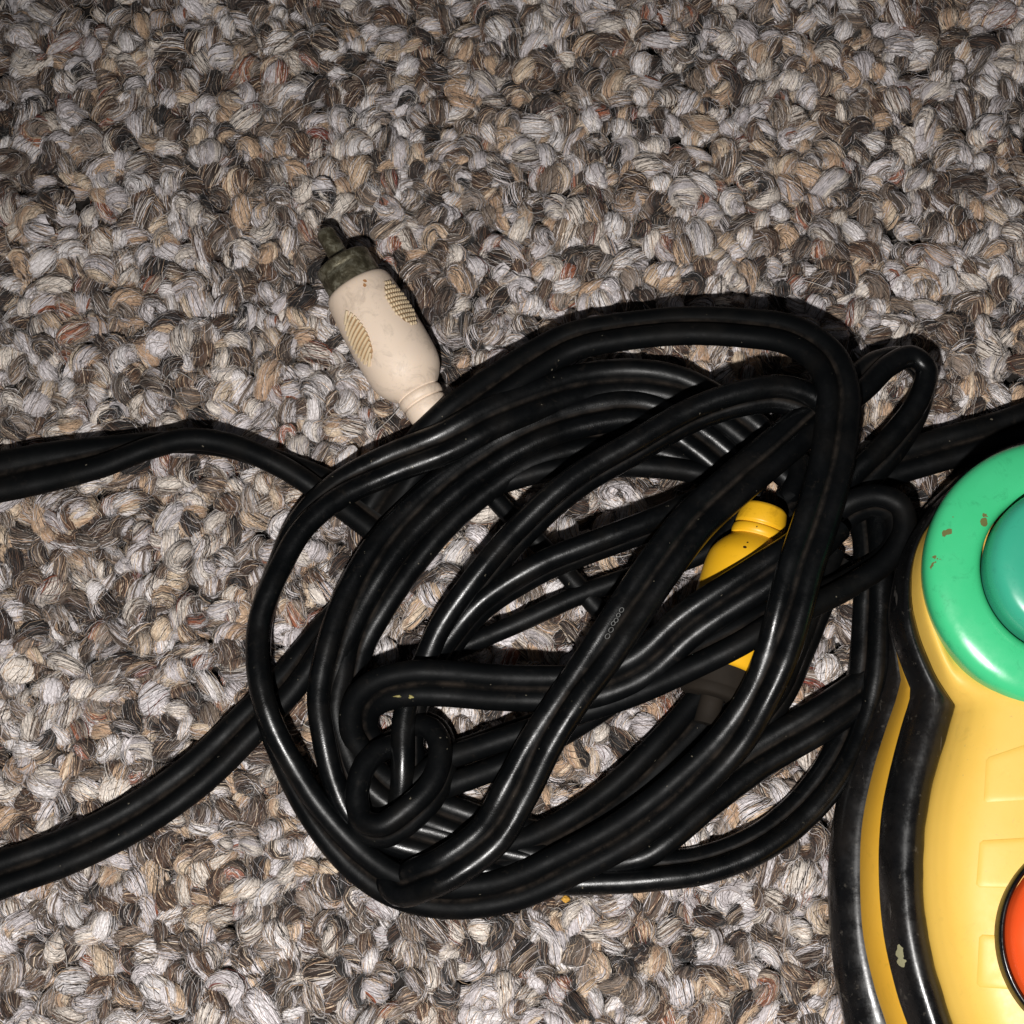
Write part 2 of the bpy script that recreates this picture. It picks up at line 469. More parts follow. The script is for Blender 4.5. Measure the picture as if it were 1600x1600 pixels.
Y2 = [(1690, 1865), (1620, 1855), (1540, 1810), (1478, 1740), (1440, 1660), (1420, 1600), (1406, 1560), (1383, 1462), (1375, 1359), (1379, 1273), (1392, 1205), (1412, 1129), (1424, 1090), (1425, 1074), 'w', (1408, 1030), (1393, 977), (1397, 920), (1411, 866), (1432, 826), (1454, 796), (1478, 772), (1524, 734), (1570, 708), (1628, 694), (1690, 688)]
F1 = [(1690, 1800), (1640, 1790), (1580, 1755), (1530, 1700), (1502, 1640), (1489, 1600), (1475, 1558), (1454, 1480), (1444, 1411), (1442, 1342), (1451, 1256), (1468, 1187), (1482, 1140), (1492, 1103), 'w', (1469, 1069), (1444, 1016), (1427, 960), (1424, 900), (1436, 850), (1456, 815), (1480, 786), (1504, 766), (1544, 736), (1584, 718), (1636, 704), (1690, 700)]


def half(pts, z):
    w = pts.index('w')
    lo, hi = pts[:w], pts[w + 1:]

    def res(p, n):
        p3 = np.array([tuple(at(a, b, z)) for a, b in p])
        c = catmull(p3, 4.0)
        d = np.concatenate([[0], np.cumsum(np.linalg.norm(np.diff(c, axis=0), axis=1))])
        t = np.linspace(0, d[-1], n)
        return np.stack([np.interp(t, d, c[:, k]) for k in range(3)], 1)
    return np.vstack([res(lo, 56), res([lo[-1]] + hi, 41)[1:]])


def closed(pts, z):
    h = half(pts, z)
    ax = h[0, 0] * 0.5 + h[-1, 0] * 0.5
    m = h[::-1][1:-1].copy()
    # mirror in world x about the straight line joining the two ends
    y0, y1 = h[0, 1], h[-1, 1]
    lx = h[0, 0] + (m[:, 1] - y0) / (y1 - y0) * (h[-1, 0] - h[0, 0])
    m[:, 0] = 2 * lx - m[:, 0]
    return np.vstack([h, m])


def loft(rings, closed_top=False):
    m = len(rings[0])
    V = np.vstack(rings)
    Q = []
    j = np.arange(m)
    j2 = (j + 1) % m
    for i in range(len(rings) - 1):
        Q.append(np.stack([i * m + j, i * m + j2, (i + 1) * m + j2, (i + 1) * m + j], -1))
    return V, np.vstack(Q)


def lerp(a, b, t, z=None):
    r = a * (1 - t) + b * t
    if z is not None:
        r = r.copy()
        r[:, 2] = z
    return r


o_hi = closed(O1, 34)
y1 = closed(Y1, 78)
y2 = closed(Y2, 150)
f1 = closed(F1, 176)
SX = float(np.mean(f1[:, 0]))
SPY0, SPY1 = at(1690, 1480, 200).y, at(1690, 890, 200).y


_i = np.arange(len(f1))
_w = np.convolve(np.random.default_rng(3).normal(0, 1.1, len(f1)), [.25, .5, .25], 'same')


def inset(ring, k, z):
    r = ring.copy()
    cy = np.clip(r[:, 1], SPY0, SPY1)
    r[:, 0] = r[:, 0] + (SX - r[:, 0]) * k
    r[:, 1] = r[:, 1] + (cy - r[:, 1]) * k
    r[:, 2] = z
    return r


def grow(ring, d, z):
    c = np.array([SX, (SPY0 + SPY1) / 2])
    r = ring.copy()
    nx = np.roll(r, -1, 0)[:, :2] - np.roll(r, 1, 0)[:, :2]
    nrm = np.stack([nx[:, 1], -nx[:, 0]], 1)
    nrm /= np.linalg.norm(nrm, axis=1)[:, None]
    s = np.sign(np.sum(nrm * (r[:, :2] - c), axis=1).mean())
    r[:, :2] += nrm * s * d
    r[:, 2] = z
    return r


# ------------------------------------------------------------------ carpet (the setting)
carpet = empty('carpet', (0, 0, -60))
carpet['kind'] = 'structure'
carpet['label'] = 'looped pile carpet flecked in grey, beige, brown and rust'
bk = NT('carpet_backing')
set_base(bk, bk.ramp(bk.noise(900, 4, 0.7), [(0.3, srgb(16, 13, 11)), (0.7, srgb(34, 28, 24))]))
bk.b.inputs['Roughness'].default_value = 0.95
H = 2600
gx = np.linspace(-H, H, 61)
gv = np.array([(x, y, -58 + 2.5 * math.sin(x * .11) * math.cos(y * .13)) for y in gx for x in gx])
gq = np.array([(j * 61 + i, j * 61 + i + 1, (j + 1) * 61 + i + 1, (j + 1) * 61 + i) for j in range(60) for i in range(60)])
b_ = obj('backing', mesh_np('backing', gv, gq, bk.m), carpet)
b_['kind'] = 'structure'

PAL = {
 'white': [srgb(236, 231, 231), srgb(224, 218, 220), srgb(206, 199, 201), srgb(232, 222, 212)],
 'cream': [srgb(218, 190, 160), srgb(207, 176, 146), srgb(220, 200, 176), srgb(192, 160, 132)],
 'taupe': [srgb(142, 126, 112), srgb(124, 108, 96), srgb(158, 142, 130), srgb(106, 92, 82)],
 'dark': [srgb(44, 35, 32), srgb(34, 29, 28), srgb(58, 46, 42), srgb(27, 25, 26)],
 'brown': [srgb(72, 51, 39), srgb(88, 64, 50), srgb(56, 42, 34), srgb(106, 79, 62)],
 'rust': [srgb(148, 82, 54), srgb(158, 96, 68), srgb(132, 62, 48), srgb(166, 110, 90)],
}
# name, share, colour of the lock, share of thin dark fibres, share of other fibres, what those are
KINDS = [
 ('white', .24, dict(white=1), .10, .12, dict(cream=.6, taupe=.4)),
 ('greyw', .19, dict(white=.75, taupe=.25), .32, .26, dict(taupe=.7, cream=.3)),
 ('cream', .155, dict(cream=1), .14, .22, dict(white=.6, taupe=.4)),
 ('taupe', .16, dict(taupe=1), .38, .34, dict(white=.5, cream=.3, brown=.2)),
 ('brown', .16, dict(brown=.8, taupe=.2), .42, .30, dict(taupe=.6, cream=.4)),
 ('dark', .11, dict(dark=1), .3, .24, dict(brown=.75, taupe=.25)),
 ('rust', .015, dict(rust=1), .15, .5, dict(white=.4, brown=.4, cream=.2)),
]
KP = np.array([k[1] for k in KINDS])
KP /= KP.sum()


# most tufts lean to one wool
THEMES = [(.26, dict(white=3, greyw=1)), (.20, dict(cream=3, white=.6)), (.20, dict(brown=3, taupe=.8, dark=1.2)), (.11, dict(dark=4, brown=1.2)),
          (.11, dict(greyw=2, taupe=2, dark=.8)), (.12, dict(white=1, greyw=1, cream=1, taupe=1, brown=1, dark=.6, rust=22))]


def pick(dist, r):
    ks = list(dist)
    p = np.array([dist[k] for k in ks])
    g = ks[r.choice(len(ks), p=p / p.sum())]
    return PAL[g][r.integers(4)] * r.uniform(0.88, 1.06)


def tube(path, rad, sides=3):
    n = len(path)
    T = np.gradient(path, axis=0)
    T /= np.maximum(np.linalg.norm(T, axis=1), 1e-9)[:, None]
    ref = np.array([0.31, 0.17, 0.93])
    A = np.cross(T, ref)
    A /= np.maximum(np.linalg.norm(A, axis=1), 1e-9)[:, None]
    B = np.cross(T, A)
    a = np.linspace(0, 2 * math.pi, sides, endpoint=False)
    rad = np.asarray(rad).reshape(-1, 1, 1)
    V = path[:, None, :] + rad * (A[:, None, :] * np.cos(a)[None, :, None] + B[:, None, :] * np.sin(a)[None, :, None])
    i = np.arange(n - 1)[:, None] * sides
    j = np.arange(sides)[None, :]
    j2 = (j + 1) % sides
    Q = np.stack([i + j, i + j2, i + sides + j2, i + sides + j], -1).reshape(-1, 4)
    return V.reshape(-1, 3), Q


def make_tuft(r, idx):
    """a fat soft loop of heather yarn: locks of different wool lying side by side, wrapped in single fibres"""
    Vs, Qs, Cs, o = [], [], [], 0

    def add(V, Q, c):
        nonlocal o
        Vs.append(V); Qs.append(Q + o); o += len(V)
        Cs.append(np.tile(c, (len(V), 1)) if np.ndim(c) == 1 else c)
    span = r.uniform(7, 17)
    hgt = r.uniform(24, 34)
    skew = r.uniform(-10, 10)
    fat = r.uniform(15.5, 20.5)
    n = 15
    th = np.linspace(math.radians(-25), math.radians(205), n)
    cx = -span * np.cos(th) + r.uniform(-7, 7) * np.sin(th) ** 2
    cz = -44 + hgt * np.sin(th) * np.where(np.sin(th) > 0, 1.0, 1.4)
    cy = skew * np.sin(th) + r.uniform(-6, 6) * np.sin(2 * th)
    C = np.stack([cx, cy, cz], 1)
    T = np.gradient(C, axis=0)
    T /= np.linalg.norm(T, axis=1)[:, None]
    Yv = np.array([0, 1.0, 0])
    N = np.cross(T, Yv)
    N /= np.linalg.norm(N, axis=1)[:, None]
    B = np.cross(N, T)
    s = np.linspace(0, 1, n)
    helix = r.uniform(.4, 1.5) * math.pi * (1 if r.random() < .75 else -1)
    # locks round the yarn
    nb = r.integers(3, 6)
    edges = np.sort(r.uniform(0, 2 * math.pi, nb))
    theme = THEMES[r.choice(len(THEMES), p=[t_[0] for t_ in THEMES])][1]
    wts = KP * np.array([theme.get(k_[0], .12) for k_ in KINDS])
    wts /= wts.sum()
    lk = [KINDS[i] for i in r.choice(len(KINDS), size=nb, p=wts)]
    main = [pick(k[2], r) for k in lk]
    ecc = [r.uniform(.92, 1.10) for _ in lk]

    def lock(al):
        return int(np.searchsorted(edges, al % (2 * math.pi))) % nb
    swell = fat * (0.62 + 0.42 * np.sin(np.pi * s) ** .8 + 0.06 * np.sin(8 * s + r.uniform(0, 6)))
    k = 26
    a0 = np.linspace(0, 2 * math.pi, k, endpoint=False)
    lid = np.array([lock(x) for x in a0])
    ex = np.array([ecc[i] for i in lid])
    ex = (ex + np.roll(ex, 1) + np.roll(ex, -1)) / 3
    bump_ = 1 + r.normal(0, .022, k)
    aa = a0[None, :] + (helix * s)[:, None]
    rr = (swell * 0.965)[:, None] * (ex * bump_)[None, :]
    V = C[:, None, :] + rr[..., None] * (N[:, None, :] * np.cos(aa)[..., None] + B[:, None, :] * np.sin(aa)[..., None])
    i = np.arange(n - 1)[:, None] * k
    j = np.arange(k)[None, :]
    Q = np.stack([i + j, i + (j + 1) % k, i + k + (j + 1) % k, i + k + j], -1).reshape(-1, 4)
    cc = np.array([main[x] * (1 - .5 * lk[x][3]) * r.uniform(.86, 1.06) for x in lid])
    cc = np.tile(cc[None], (n, 1, 1)) * r.uniform(.9, 1.08, (n, k, 1))
    add(V.reshape(-1, 3), Q, cc.reshape(-1, 3))
    nf = 92
    al0 = np.linspace(0, 2 * math.pi, nf, endpoint=False) + r.uniform(-.08, .08, nf)
    for f in range(nf):
        x = lock(al0[f])
        _, _, _, pdark, poth, odist = lk[x]
        q = r.random()
        if q < pdark * .75:
            c, w = pick(dict(dark=.8, brown=.2), r), r.uniform(.35, .9)
        elif q < pdark * .75 + poth:
            c, w = pick(odist, r), r.uniform(.4, 1.1)
        else:
            c, w = main[x] * r.uniform(.84, 1.10), r.uniform(.4, 1.2)
        al = al0[f] + helix * s + r.uniform(-.5, .5) * (s - .5) + r.uniform(.06, .42) * np.sin(s * r.uniform(3, 10) + r.uniform(0, 6))
        rad = swell * ecc[x] * (0.965 + r.uniform(-.01, .07)) + 0.5 * np.sin(s * r.uniform(5, 14) + r.uniform(0, 6))
        path = C + rad[:, None] * (N * np.cos(al)[:, None] + B * np.sin(al)[:, None])
        i0, i1 = 0, n
        if r.random() < .6:
            i0 = r.integers(0, 7); i1 = r.integers(9, n + 1)
        w = w * np.ones(i1 - i0)
        w[0] *= .2; w[-1] *= .2
        V, Q = tube(path[i0:i1], w)
        add(V, Q, c)
    # loose locks that wander across the loop
    for g in range(r.integers(0, 3)):
        kd = KINDS[r.choice(len(KINDS), p=wts)]
        base_c = pick(kd[2], r)
        m = r.integers(6, 10)
        i0 = r.integers(1, n - m)
        ac = r.uniform(0, 2 * math.pi) + r.uniform(-1.3, 1.3) * np.linspace(0, 1, m) + r.uniform(.2, .5) * np.sin(np.linspace(0, r.uniform(2, 5), m))
        lift = r.uniform(.5, 4.0) * np.sin(np.linspace(0.15, r.uniform(2.4, 3.0), m))
        for f in range(r.integers(7, 13)):
            c = base_c * r.uniform(.82, 1.1) if r.random() > kd[3] else pick(dict(dark=.7, taupe=.3), r)
            al = ac + r.normal(0, .11) + r.normal(0, .09) * np.linspace(-1, 1, m)
            rad = swell[i0:i0 + m] * 1.0 + lift * r.uniform(.5, 1.1)
            path = C[i0:i0 + m] + rad[:, None] * (N[i0:i0 + m] * np.cos(al)[:, None] + B[i0:i0 + m] * np.sin(al)[:, None])
            w = r.uniform(.4, 1.0) * np.ones(m)
            w[0] *= .2; w[-1] *= .2
            V, Q = tube(path, w)
            add(V, Q, c)
    # fuzz standing off the loop
    for f in range(90):
        c = pick(dict(white=.3, cream=.15, taupe=.2, dark=.35), r) if r.random() < .6 else main[r.integers(nb)]
        m = 6
        i0 = r.integers(1, n - m)
        al = r.uniform(0, 2 * math.pi) + r.uniform(-1.6, 1.6) * np.linspace(0, 1, m) + r.uniform(-.5, .5) * np.sin(np.linspace(0, 6, m))
        rad = swell[i0:i0 + m] * .98 + r.uniform(.8, 9.0) * np.sin(np.linspace(0.05, r.uniform(1.4, 3.1), m))
        path = C[i0:i0 + m] + rad[:, None] * (N[i0:i0 + m] * np.cos(al)[:, None] + B[i0:i0 + m] * np.sin(al)[:, None])
        V, Q = tube(path, np.full(m, r.uniform(.16, .42)))
        add(V, Q, c)
    return mesh_np('tuft', np.vstack(Vs), np.vstack(Qs), YARN, np.vstack(Cs))


NVAR = 110
TUFTS = [make_tuft(np.random.default_rng(100 + i), i) for i in range(NVAR)]

# planting: staggered rows with jitter
PITX, PITY = 34.5, 30.0
sites = []
row = 0
y = -1150.0
while y < 1300:
    x = -1200.0 + (PITX / 2 if row % 2 else 0)
    while x < 1250:
        sites.append((x + rng.normal(0, 6.5), y + rng.normal(0, 5.5)))
        x += PITX
    y += PITY
    row += 1
sites = np.array(sites)
ns = len(sites)
s_z = rng.normal(-9, 6.0, ns)
BASE_DROP = 0
s_rz = rng.normal(math.radians(80), math.radians(52), ns)
s_rx = rng.normal(0, math.radians(27), ns)
s_ry = rng.normal(0, math.radians(19), ns)
s_sc = rng.normal(0.77, 0.12, (ns, 3)).clip(.52, 1.10)
s_sc[:, 0] *= rng.uniform(.9, 1.3, ns)
s_id = rng.integers(0, NVAR, ns)
# cords press the pile down a little
dmin = np.full(ns, 1e9)
low = cord_pts[cord_pts[:, 2] < 60]
for i in range(0, ns, 400):
    d = np.hypot(sites[i:i + 400, None, 0] - low[None, :, 0], sites[i:i + 400, None, 1] - low[None, :, 1])
    dmin[i:i + 400] = d.min(1)
s_z -= 7 * np.clip(1 - dmin / 45, 0, 1)
# which tufts can be seen
dall = np.full(ns, 1e9)
for i in range(0, ns, 400):
    d = np.hypot(sites[i:i + 400, None, 0] - cord_pts[None, :, 0], sites[i:i + 400, None, 1] - cord_pts[None, :, 1])
    dall[i:i + 400] = d.min(1)


def pix(p):
    d = Vector(p) - CAM
    zc = d.dot(FWD)
    return 800 + DIST * d.dot(RIGHT) / zc, 800 - DIST * d.dot(UP) / zc, zc


outl = o_hi[:, :2]


def inside(pt):
    x_, y_ = pt
    c = False
    for i in range(len(outl)):
        x1, y1_ = outl[i - 1]
        x2, y2_ = outl[i]
        if (y1_ > y_) != (y2_ > y_) and x_ < (x2 - x1) * (y_ - y1_) / (y2_ - y1_) + x1:
            c = not c
    return c


cand = []
skip = np.zeros(ns, bool)
for i in range(ns):
    u, v, zc = pix((sites[i, 0], sites[i, 1], -10))
    if inside(sites[i]):
        s_z[i] -= 22
        continue
    if 22 < u < 1578 and 22 < v < 1578 and dall[i] > 44:
        cand.append((zc / s_sc[i].mean() ** .3, i))
cand.sort()
single = [i for _, i in cand[:300]]
sset = set(single)
for i in single:
    o = bpy.data.objects.new('tuft', TUFTS[s_id[i]])
    col.objects.link(o)
    o.parent = carpet
    o.matrix_parent_inverse = Matrix.Translation(-carpet.location)
    o.location = Vector((sites[i, 0], sites[i, 1], s_z[i])) * P
    o.rotation_euler = (s_rx[i], s_ry[i], s_rz[i])
    o.scale = tuple(s_sc[i])

rest = np.array([i for i in range(ns) if i not in sset])
pm = bpy.data.meshes.new('tuft_pile')
under = [(sites[i, 0] + PITX * .5 + rng.normal(0, 4), sites[i, 1] + PITY * .35 + rng.normal(0, 4), s_z[i] - 16) for i in range(ns)]
pm.from_pydata([(sites[i, 0] * P, sites[i, 1] * P, s_z[i] * P) for i in rest] + [(x * P, y * P, z * P) for x, y, z in under], [], [])
rest = np.concatenate([rest, np.arange(ns)[::-1]])
for nm_, typ, dat in (('rot', 'FLOAT_VECTOR', np.stack([s_rx[rest], s_ry[rest], s_rz[rest]], 1)),
                      ('scl', 'FLOAT_VECTOR', s_sc[rest]), ('idx', 'INT', s_id[rest])):
    a = pm.attributes.new(nm_, typ, 'POINT')
    a.data.foreach_set('vector' if typ == 'FLOAT_VECTOR' else 'value',
                       dat.astype(np.int32 if typ == 'INT' else np.float32).ravel())
pile = obj('tuft_pile', pm, carpet)
pile['kind'] = 'stuff'
src = bpy.data.collections.new('tuft_kinds')
for i, me in enumerate(TUFTS):
    o = bpy.data.objects.new('tuft_kind_%03d' % i, me)
    src.objects.link(o)
ng = bpy.data.node_groups.new('plant_tufts', 'GeometryNodeTree')
ng.interface.new_socket('Geometry', in_out='INPUT', socket_type='NodeSocketGeometry')
ng.interface.new_socket('Geometry', in_out='OUTPUT', socket_type='NodeSocketGeometry')
gi = ng.nodes.new('NodeGroupInput'); go = ng.nodes.new('NodeGroupOutput')
iop = ng.nodes.new('GeometryNodeInstanceOnPoints')
ci = ng.nodes.new('GeometryNodeCollectionInfo')
ci.inputs['Collection'].default_value = src
ci.inputs['Separate Children'].default_value = True
ci.inputs['Reset Children'].default_value = True
def named(nm_, dt):
    x = ng.nodes.new('GeometryNodeInputNamedAttribute'); x.data_type = dt
    x.inputs['Name'].default_value = nm_
    return x.outputs['Attribute']
e2r = ng.nodes.new('FunctionNodeEulerToRotation')
ng.links.new(named('rot', 'FLOAT_VECTOR'), e2r.inputs[0])
ng.links.new(gi.outputs[0], iop.inputs['Points'])
ng.links.new(ci.outputs[0], iop.inputs['Instance'])
iop.inputs['Pick Instance'].default_value = True
ng.links.new(named('idx', 'INT'), iop.inputs['Instance Index'])
ng.links.new(e2r.outputs[0], iop.inputs['Rotation'])
ng.links.new(named('scl', 'FLOAT_VECTOR'), iop.inputs['Scale'])
ng.links.new(iop.outputs[0], go.inputs[0])
md = pile.modifiers.new('plant', 'NODES')
md.node_group = ng

# loose hairs lying over the pile
LV, LQ, LC, o_ = [], [], [], 0
hair_starts = [((1172, 1018), (1262, 1000), 3), ((1235, 1012), (1285, 1006), 2), ((410, 230), (520, 150), 16), ((1010, 190), (1062, 205), 8)]
for _ in range(70):
    u, v = rng.uniform(0, 1600), rng.uniform(0, 1600)
    a = rng.uniform(0, 6.28); L = rng.uniform(18, 62)
    hair_starts.append(((u, v), (u + L * math.cos(a), v + L * math.sin(a)), rng.uniform(-20, 20)))
for (a, b, sag) in hair_starts:
    pa, pb = np.array(at(*a, -2)), np.array(at(*b, -4))
    t = np.linspace(0, 1, 12)[:, None]
    mid = pa * (1 - t) + pb * t
    d = pb - pa
    nrm = np.array([-d[1], d[0], 0]) / np.linalg.norm(d)
    path = mid + nrm * (np.sin(np.pi * t) * sag) + np.array([0, 0, 1.0]) * (np.sin(np.pi * t) * 7)
    V, Q = tube(path, np.full(12, rng.uniform(.45, .75)))
    LV.append(V); LQ.append(Q + o_); o_ += len(V)
    LC.append(np.tile(srgb(200, 195, 190) * rng.uniform(.5, 1.1), (len(V), 1)))
lint = obj('loose_fibres', mesh_np('loose_fibres', np.vstack(LV), np.vstack(LQ), YARN, np.vstack(LC)), carpet)
lint['kind'] = 'stuff'

# ------------------------------------------------------------------ the cable with its two plugs
cable = empty('audio_video_cable', at(900, 1000, 0))
cable['label'] = 'tangled black twin cable with one off-white and one yellow plug'
cable['category'] = 'cable'
cm = mesh_np('cord', np.vstack(twin_V), np.vstack(twin_Q), RUBBER)
a_ = cm.attributes.new('gloss', 'FLOAT', 'POINT')
a_.data.foreach_set('value', np.concatenate(gloss_all).astype(np.float32))
a_ = cm.attributes.new('groove', 'FLOAT', 'POINT')
gro = np.clip(1.25 - np.abs(PT[:, 0]) / 4.0, 0, 1)
a_.data.foreach_set('value', np.tile(gro, len(cm.vertices) // len(PT)).astype(np.float32))
obj('cord', cm, cable)
for nm, (V, Q) in branch.items():
    bm_ = mesh_np('branch_cord', V, Q, RUBBER)
    a_ = bm_.attributes.new('gloss', 'FLOAT', 'POINT')
    a_.data.foreach_set('value', np.full(len(V), .5, dtype=np.float32))
    o = obj('branch_cord', bm_, cable)
    o['label'] = 'thin black single cord running to the %s plug' % ('off-white' if 'white' in nm else 'yellow')


def lathe(profile, seg=40):
    """profile: (t along axis, r)"""
    a = np.linspace(0, 2 * math.pi, seg, endpoint=False)
    V, Q = [], []
    for (t, r) in profile:
        for k in a:
            V.append((t, r * math.cos(k), r * math.sin(k)))
    m = seg
    for i in range(len(profile) - 1):
        for j in range(m):
            Q.append((i * m + j, i * m + (j + 1) % m, (i + 1) * m + (j + 1) % m, (i + 1) * m + j))
    return np.array(V), np.array(Q)


def smooth_profile(p, step=3.0):
    p = np.array([(a, b, 0.0) for a, b in p])
    return [(q[0], q[1]) for q in catmull(p, step)]


BODY = [(0, 8), (0, 40)] + smooth_profile([(0, 46), (3, 51), (9, 54), (40, 57.5), (80, 59.5), (120, 60), (150, 59), (167, 56), (180, 49.5), (190, 42), (196, 36), (199, 33)]) + \
       [(199, 33), (201, 35.5), (205, 36.5), (212, 36), (214, 34.5), (215, 31.5), (217, 31.5), (218, 34), (221, 34.5), (243, 32), (248, 29), (250, 24), (250, 10)]
COLLAR = [(-46, 18), (-46, 41), (-44, 44), (-42, 45.5), (-30, 45), (-28, 44), (-26, 45.5), (-4, 46), (1, 46)]
PIN = [(-106, 2), (-105, 8), (-101, 13), (-95, 15.5), (-44, 16)]


def body_r(t):
    pr = [p for p in BODY if p[0] >= 0]
    return float(np.interp(t, [p[0] for p in BODY[2:]], [p[1] for p in BODY[2:]]))


def plug(name, front, back, mat, gmat, floors, metal, label, wide=1.0):
    """front/back: world points of the axis where the body begins and ends"""
    f, b = np.array(front), np.array(back)
    X = (b - f) / np.linalg.norm(b - f)
    sc = np.linalg.norm(b - f) / 250.0
    Zu = np.array([0, 0, 1.0])
    Yv = np.cross(Zu, X); Yv /= np.linalg.norm(Yv)
    Zv = np.cross(X, Yv)
    M = np.stack([X * sc, Yv * wide, Zv * wide], 1)

    def tr(V):
        return (M @ np.asarray(V).T).T + f
    V, Q = lathe(BODY, 48)
    # moulding is never perfectly round
    body = obj(name, mesh_np(name, tr(V), Q, mat), cable)
    body['label'] = label
    for nm_, prof in (('collar', COLLAR), ('pin', [(max(a_, -84), b_) for a_, b_ in PIN] if metal is DARK_METAL else PIN)):
        V, Q = lathe(prof, 36)
        o = obj(nm_, mesh_np(nm_, tr(V), Q, metal), body)
        o.parent = body
        o.matrix_parent_inverse = Matrix()

    def surf(t, ang, d):
        r = body_r(t) + d
        return (t, r * math.sin(ang), r * math.cos(ang))
    for sgn, cross in ((-1, False), (1, True)):
        c_ang = math.radians(46) * sgn
        tc, ht, ha = (88, 42, math.radians(20)) if not cross else (70, 42, math.radians(22))
        Vp, Qp, n = [], [], 0
        # dirty oval floor of the pad
        K = 28
        ring = []
        for rr_ in (0.0001, .35, .7, 1.0):
            for k in range(K):
                q = 2 * math.pi * k / K
                Vp.append(surf(tc + ht * rr_ * math.cos(q), c_ang + ha * rr_ * math.sin(q), 0.9 if rr_ < 1 else -0.3))
        for i in range(3):
            for k in range(K):
                Qp.append((i * K + k, i * K + (k + 1) % K, (i + 1) * K + (k + 1) % K, (i + 1) * K + k))
        o = obj('grip_floor', mesh_np('grip_floor', tr(Vp), np.array(Qp), floors[int(cross)]), body)
        o.parent = body; o.matrix_parent_inverse = Matrix()
        RV, RQ, off_ = [], [], 0
        if not cross:
            for i in range(11):
                t0 = tc - ht + (i + .5) * 2 * ht / 11
                w = math.sqrt(max(0, 1 - ((t0 - tc) / ht) ** 2)) * ha * .97
                p = np.array([surf(t0 - 7 * (q), c_ang + w * q, 1.4) for q in np.linspace(-1, 1, 14)])
                V_, Q_ = tube(p, np.full(14, 2.7), 6)
                RV.append(V_); RQ.append(Q_ + off_); off_ += len(V_)
        else:
            for i in range(11):
                for j in range(9):
                    t0 = tc - ht + (i + .5) * 2 * ht / 11
                    q = -1 + (j + .5) * 2 / 9
                    if ((t0 - tc) / ht) ** 2 + q * q > .97:
                        continue
                    dt, da = 3.1, ha / 9 * .78
                    base = [surf(t0 + sx * dt, c_ang + q * ha + sy * da, .6) for sx, sy in ((-1, -1), (1, -1), (1, 1), (-1, 1))]
                    topv = [surf(t0 + sx * dt * .55, c_ang + q * ha + sy * da * .55, 3.2) for sx, sy in ((-1, -1), (1, -1), (1, 1), (-1, 1))]
                    RV.append(np.array(base + topv))
                    RQ.append(np.array([(4, 5, 6, 7), (0, 1, 5, 4), (1, 2, 6, 5), (2, 3, 7, 6), (3, 0, 4, 7)]) + off_)
                    off_ += 8
        o = obj('grip_ridges', mesh_np('grip_ridges', tr(np.vstack(RV)), np.vstack(RQ), gmat, smooth=not cross), body)
        o.parent = body; o.matrix_parent_inverse = Matrix()
    return body


plug('plug', at(556, 446, 52), at(679, 658, 38), WHITE, WHITE_GRIP, (DIRT_PALE, DIRT), METAL, 'off-white plug with tarnished metal collar and pin')
plug('plug', at(1126, 1044, 60), at(1196, 792, 62), YELLOW, YELLOW, (YELLOW, YELLOW), DARK_METAL, 'yellow plug half hidden under the cord', 1.12)

# small raised grey rings along the cord, two paint flecks
cbv = BVHTree.FromPolygons([tuple(v) for v in np.vstack(twin_V)], [tuple(int(i) for i in q) for q in np.vstack(twin_Q)])


def on_cord(u, v):
    d = (at(u, v, 0) - CAM).normalized()
    h, n, _, _ = cbv.ray_cast(CAM, d)
    if n.dot(d) > 0:
        n = -n
    return h, n


for (u, v, r_) in ((949, 994, 4.0), (954.5, 984, 4.0), (958, 974, 3.2), (962.5, 969, 3.4), (966, 961, 3.0), (971, 953, 3.6)):
    h, n = on_cord(u, v)
    X = n.orthogonal().normalized(); Y = n.cross(X)
    a_ = np.linspace(0, 2 * math.pi, 21)
    path = np.array([tuple(h + n * .4 + X * (r_ * math.cos(k)) + Y * (r_ * .85 * math.sin(k))) for k in a_])
    V, Q = tube(path, np.full(21, .6), 5)
    obj('ring_mark', mesh_np('ring_mark', V, Q, RING_GREY), cable)
FLECK = mat_paint('dull_yellow_paint', srgb(150, 140, 84), srgb(120, 112, 70), (0.5, 0.7))
for (u, v, rx, ry) in ((621, 1088, 6, 1.8), (642, 1089, 4, 3)):
    Vf, Qf = [], []
    h, n = on_cord(u, v)
    K = 18
    for rr_, dz in ((1.0, -.3), (.8, 1.0), (.4, 1.5), (.02, 1.6)):
        for k in range(K):
            q = 2 * math.pi * k / K
            wob = 1 + .25 * math.sin(3 * q + u) + .15 * math.sin(5 * q)
            hh, nn = on_cord(u + rx * rr_ * wob * math.cos(q), v + ry * rr_ * wob * math.sin(q))
            Vf.append(tuple(hh + nn * dz))
    for i in range(3):
        for k in range(K):
            Qf.append((i * K + k, i * K + (k + 1) % K, (i + 1) * K + (k + 1) % K, (i + 1) * K + k))
    obj('paint_fleck', mesh_np('paint_fleck', Vf, np.array(Qf), FLECK), cable)

# a crumb on the pile
bmc = bmesh.new()
bmesh.ops.create_icosphere(bmc, subdivisions=2, radius=5.5)
for v_ in bmc.verts:
    k_ = 1 + .28 * math.sin(v_.co.x * 1.3 + 1) * math.cos(v_.co.y * 1.1) + .2 * math.sin(v_.co.z * 1.7)
    v_.co = Vector((v_.co.x * 1.1 * k_, v_.co.y * .85 * k_, v_.co.z * .7 * k_)) * P
mc = bpy.data.meshes.new('crumb')
bmc.to_mesh(mc)
bmc.free()
mc.materials.append(mat_paint('crumb_yellow', srgb(206, 158, 66), srgb(186, 136, 50), (0.6, 0.8)))
cr = obj('crumb', mc)
cr.location = Vector(at(884, 1405, 2)) * P
cr['label'] = 'tiny yellow crumb on the carpet under the cable bundle'
cr['category'] = 'crumb'

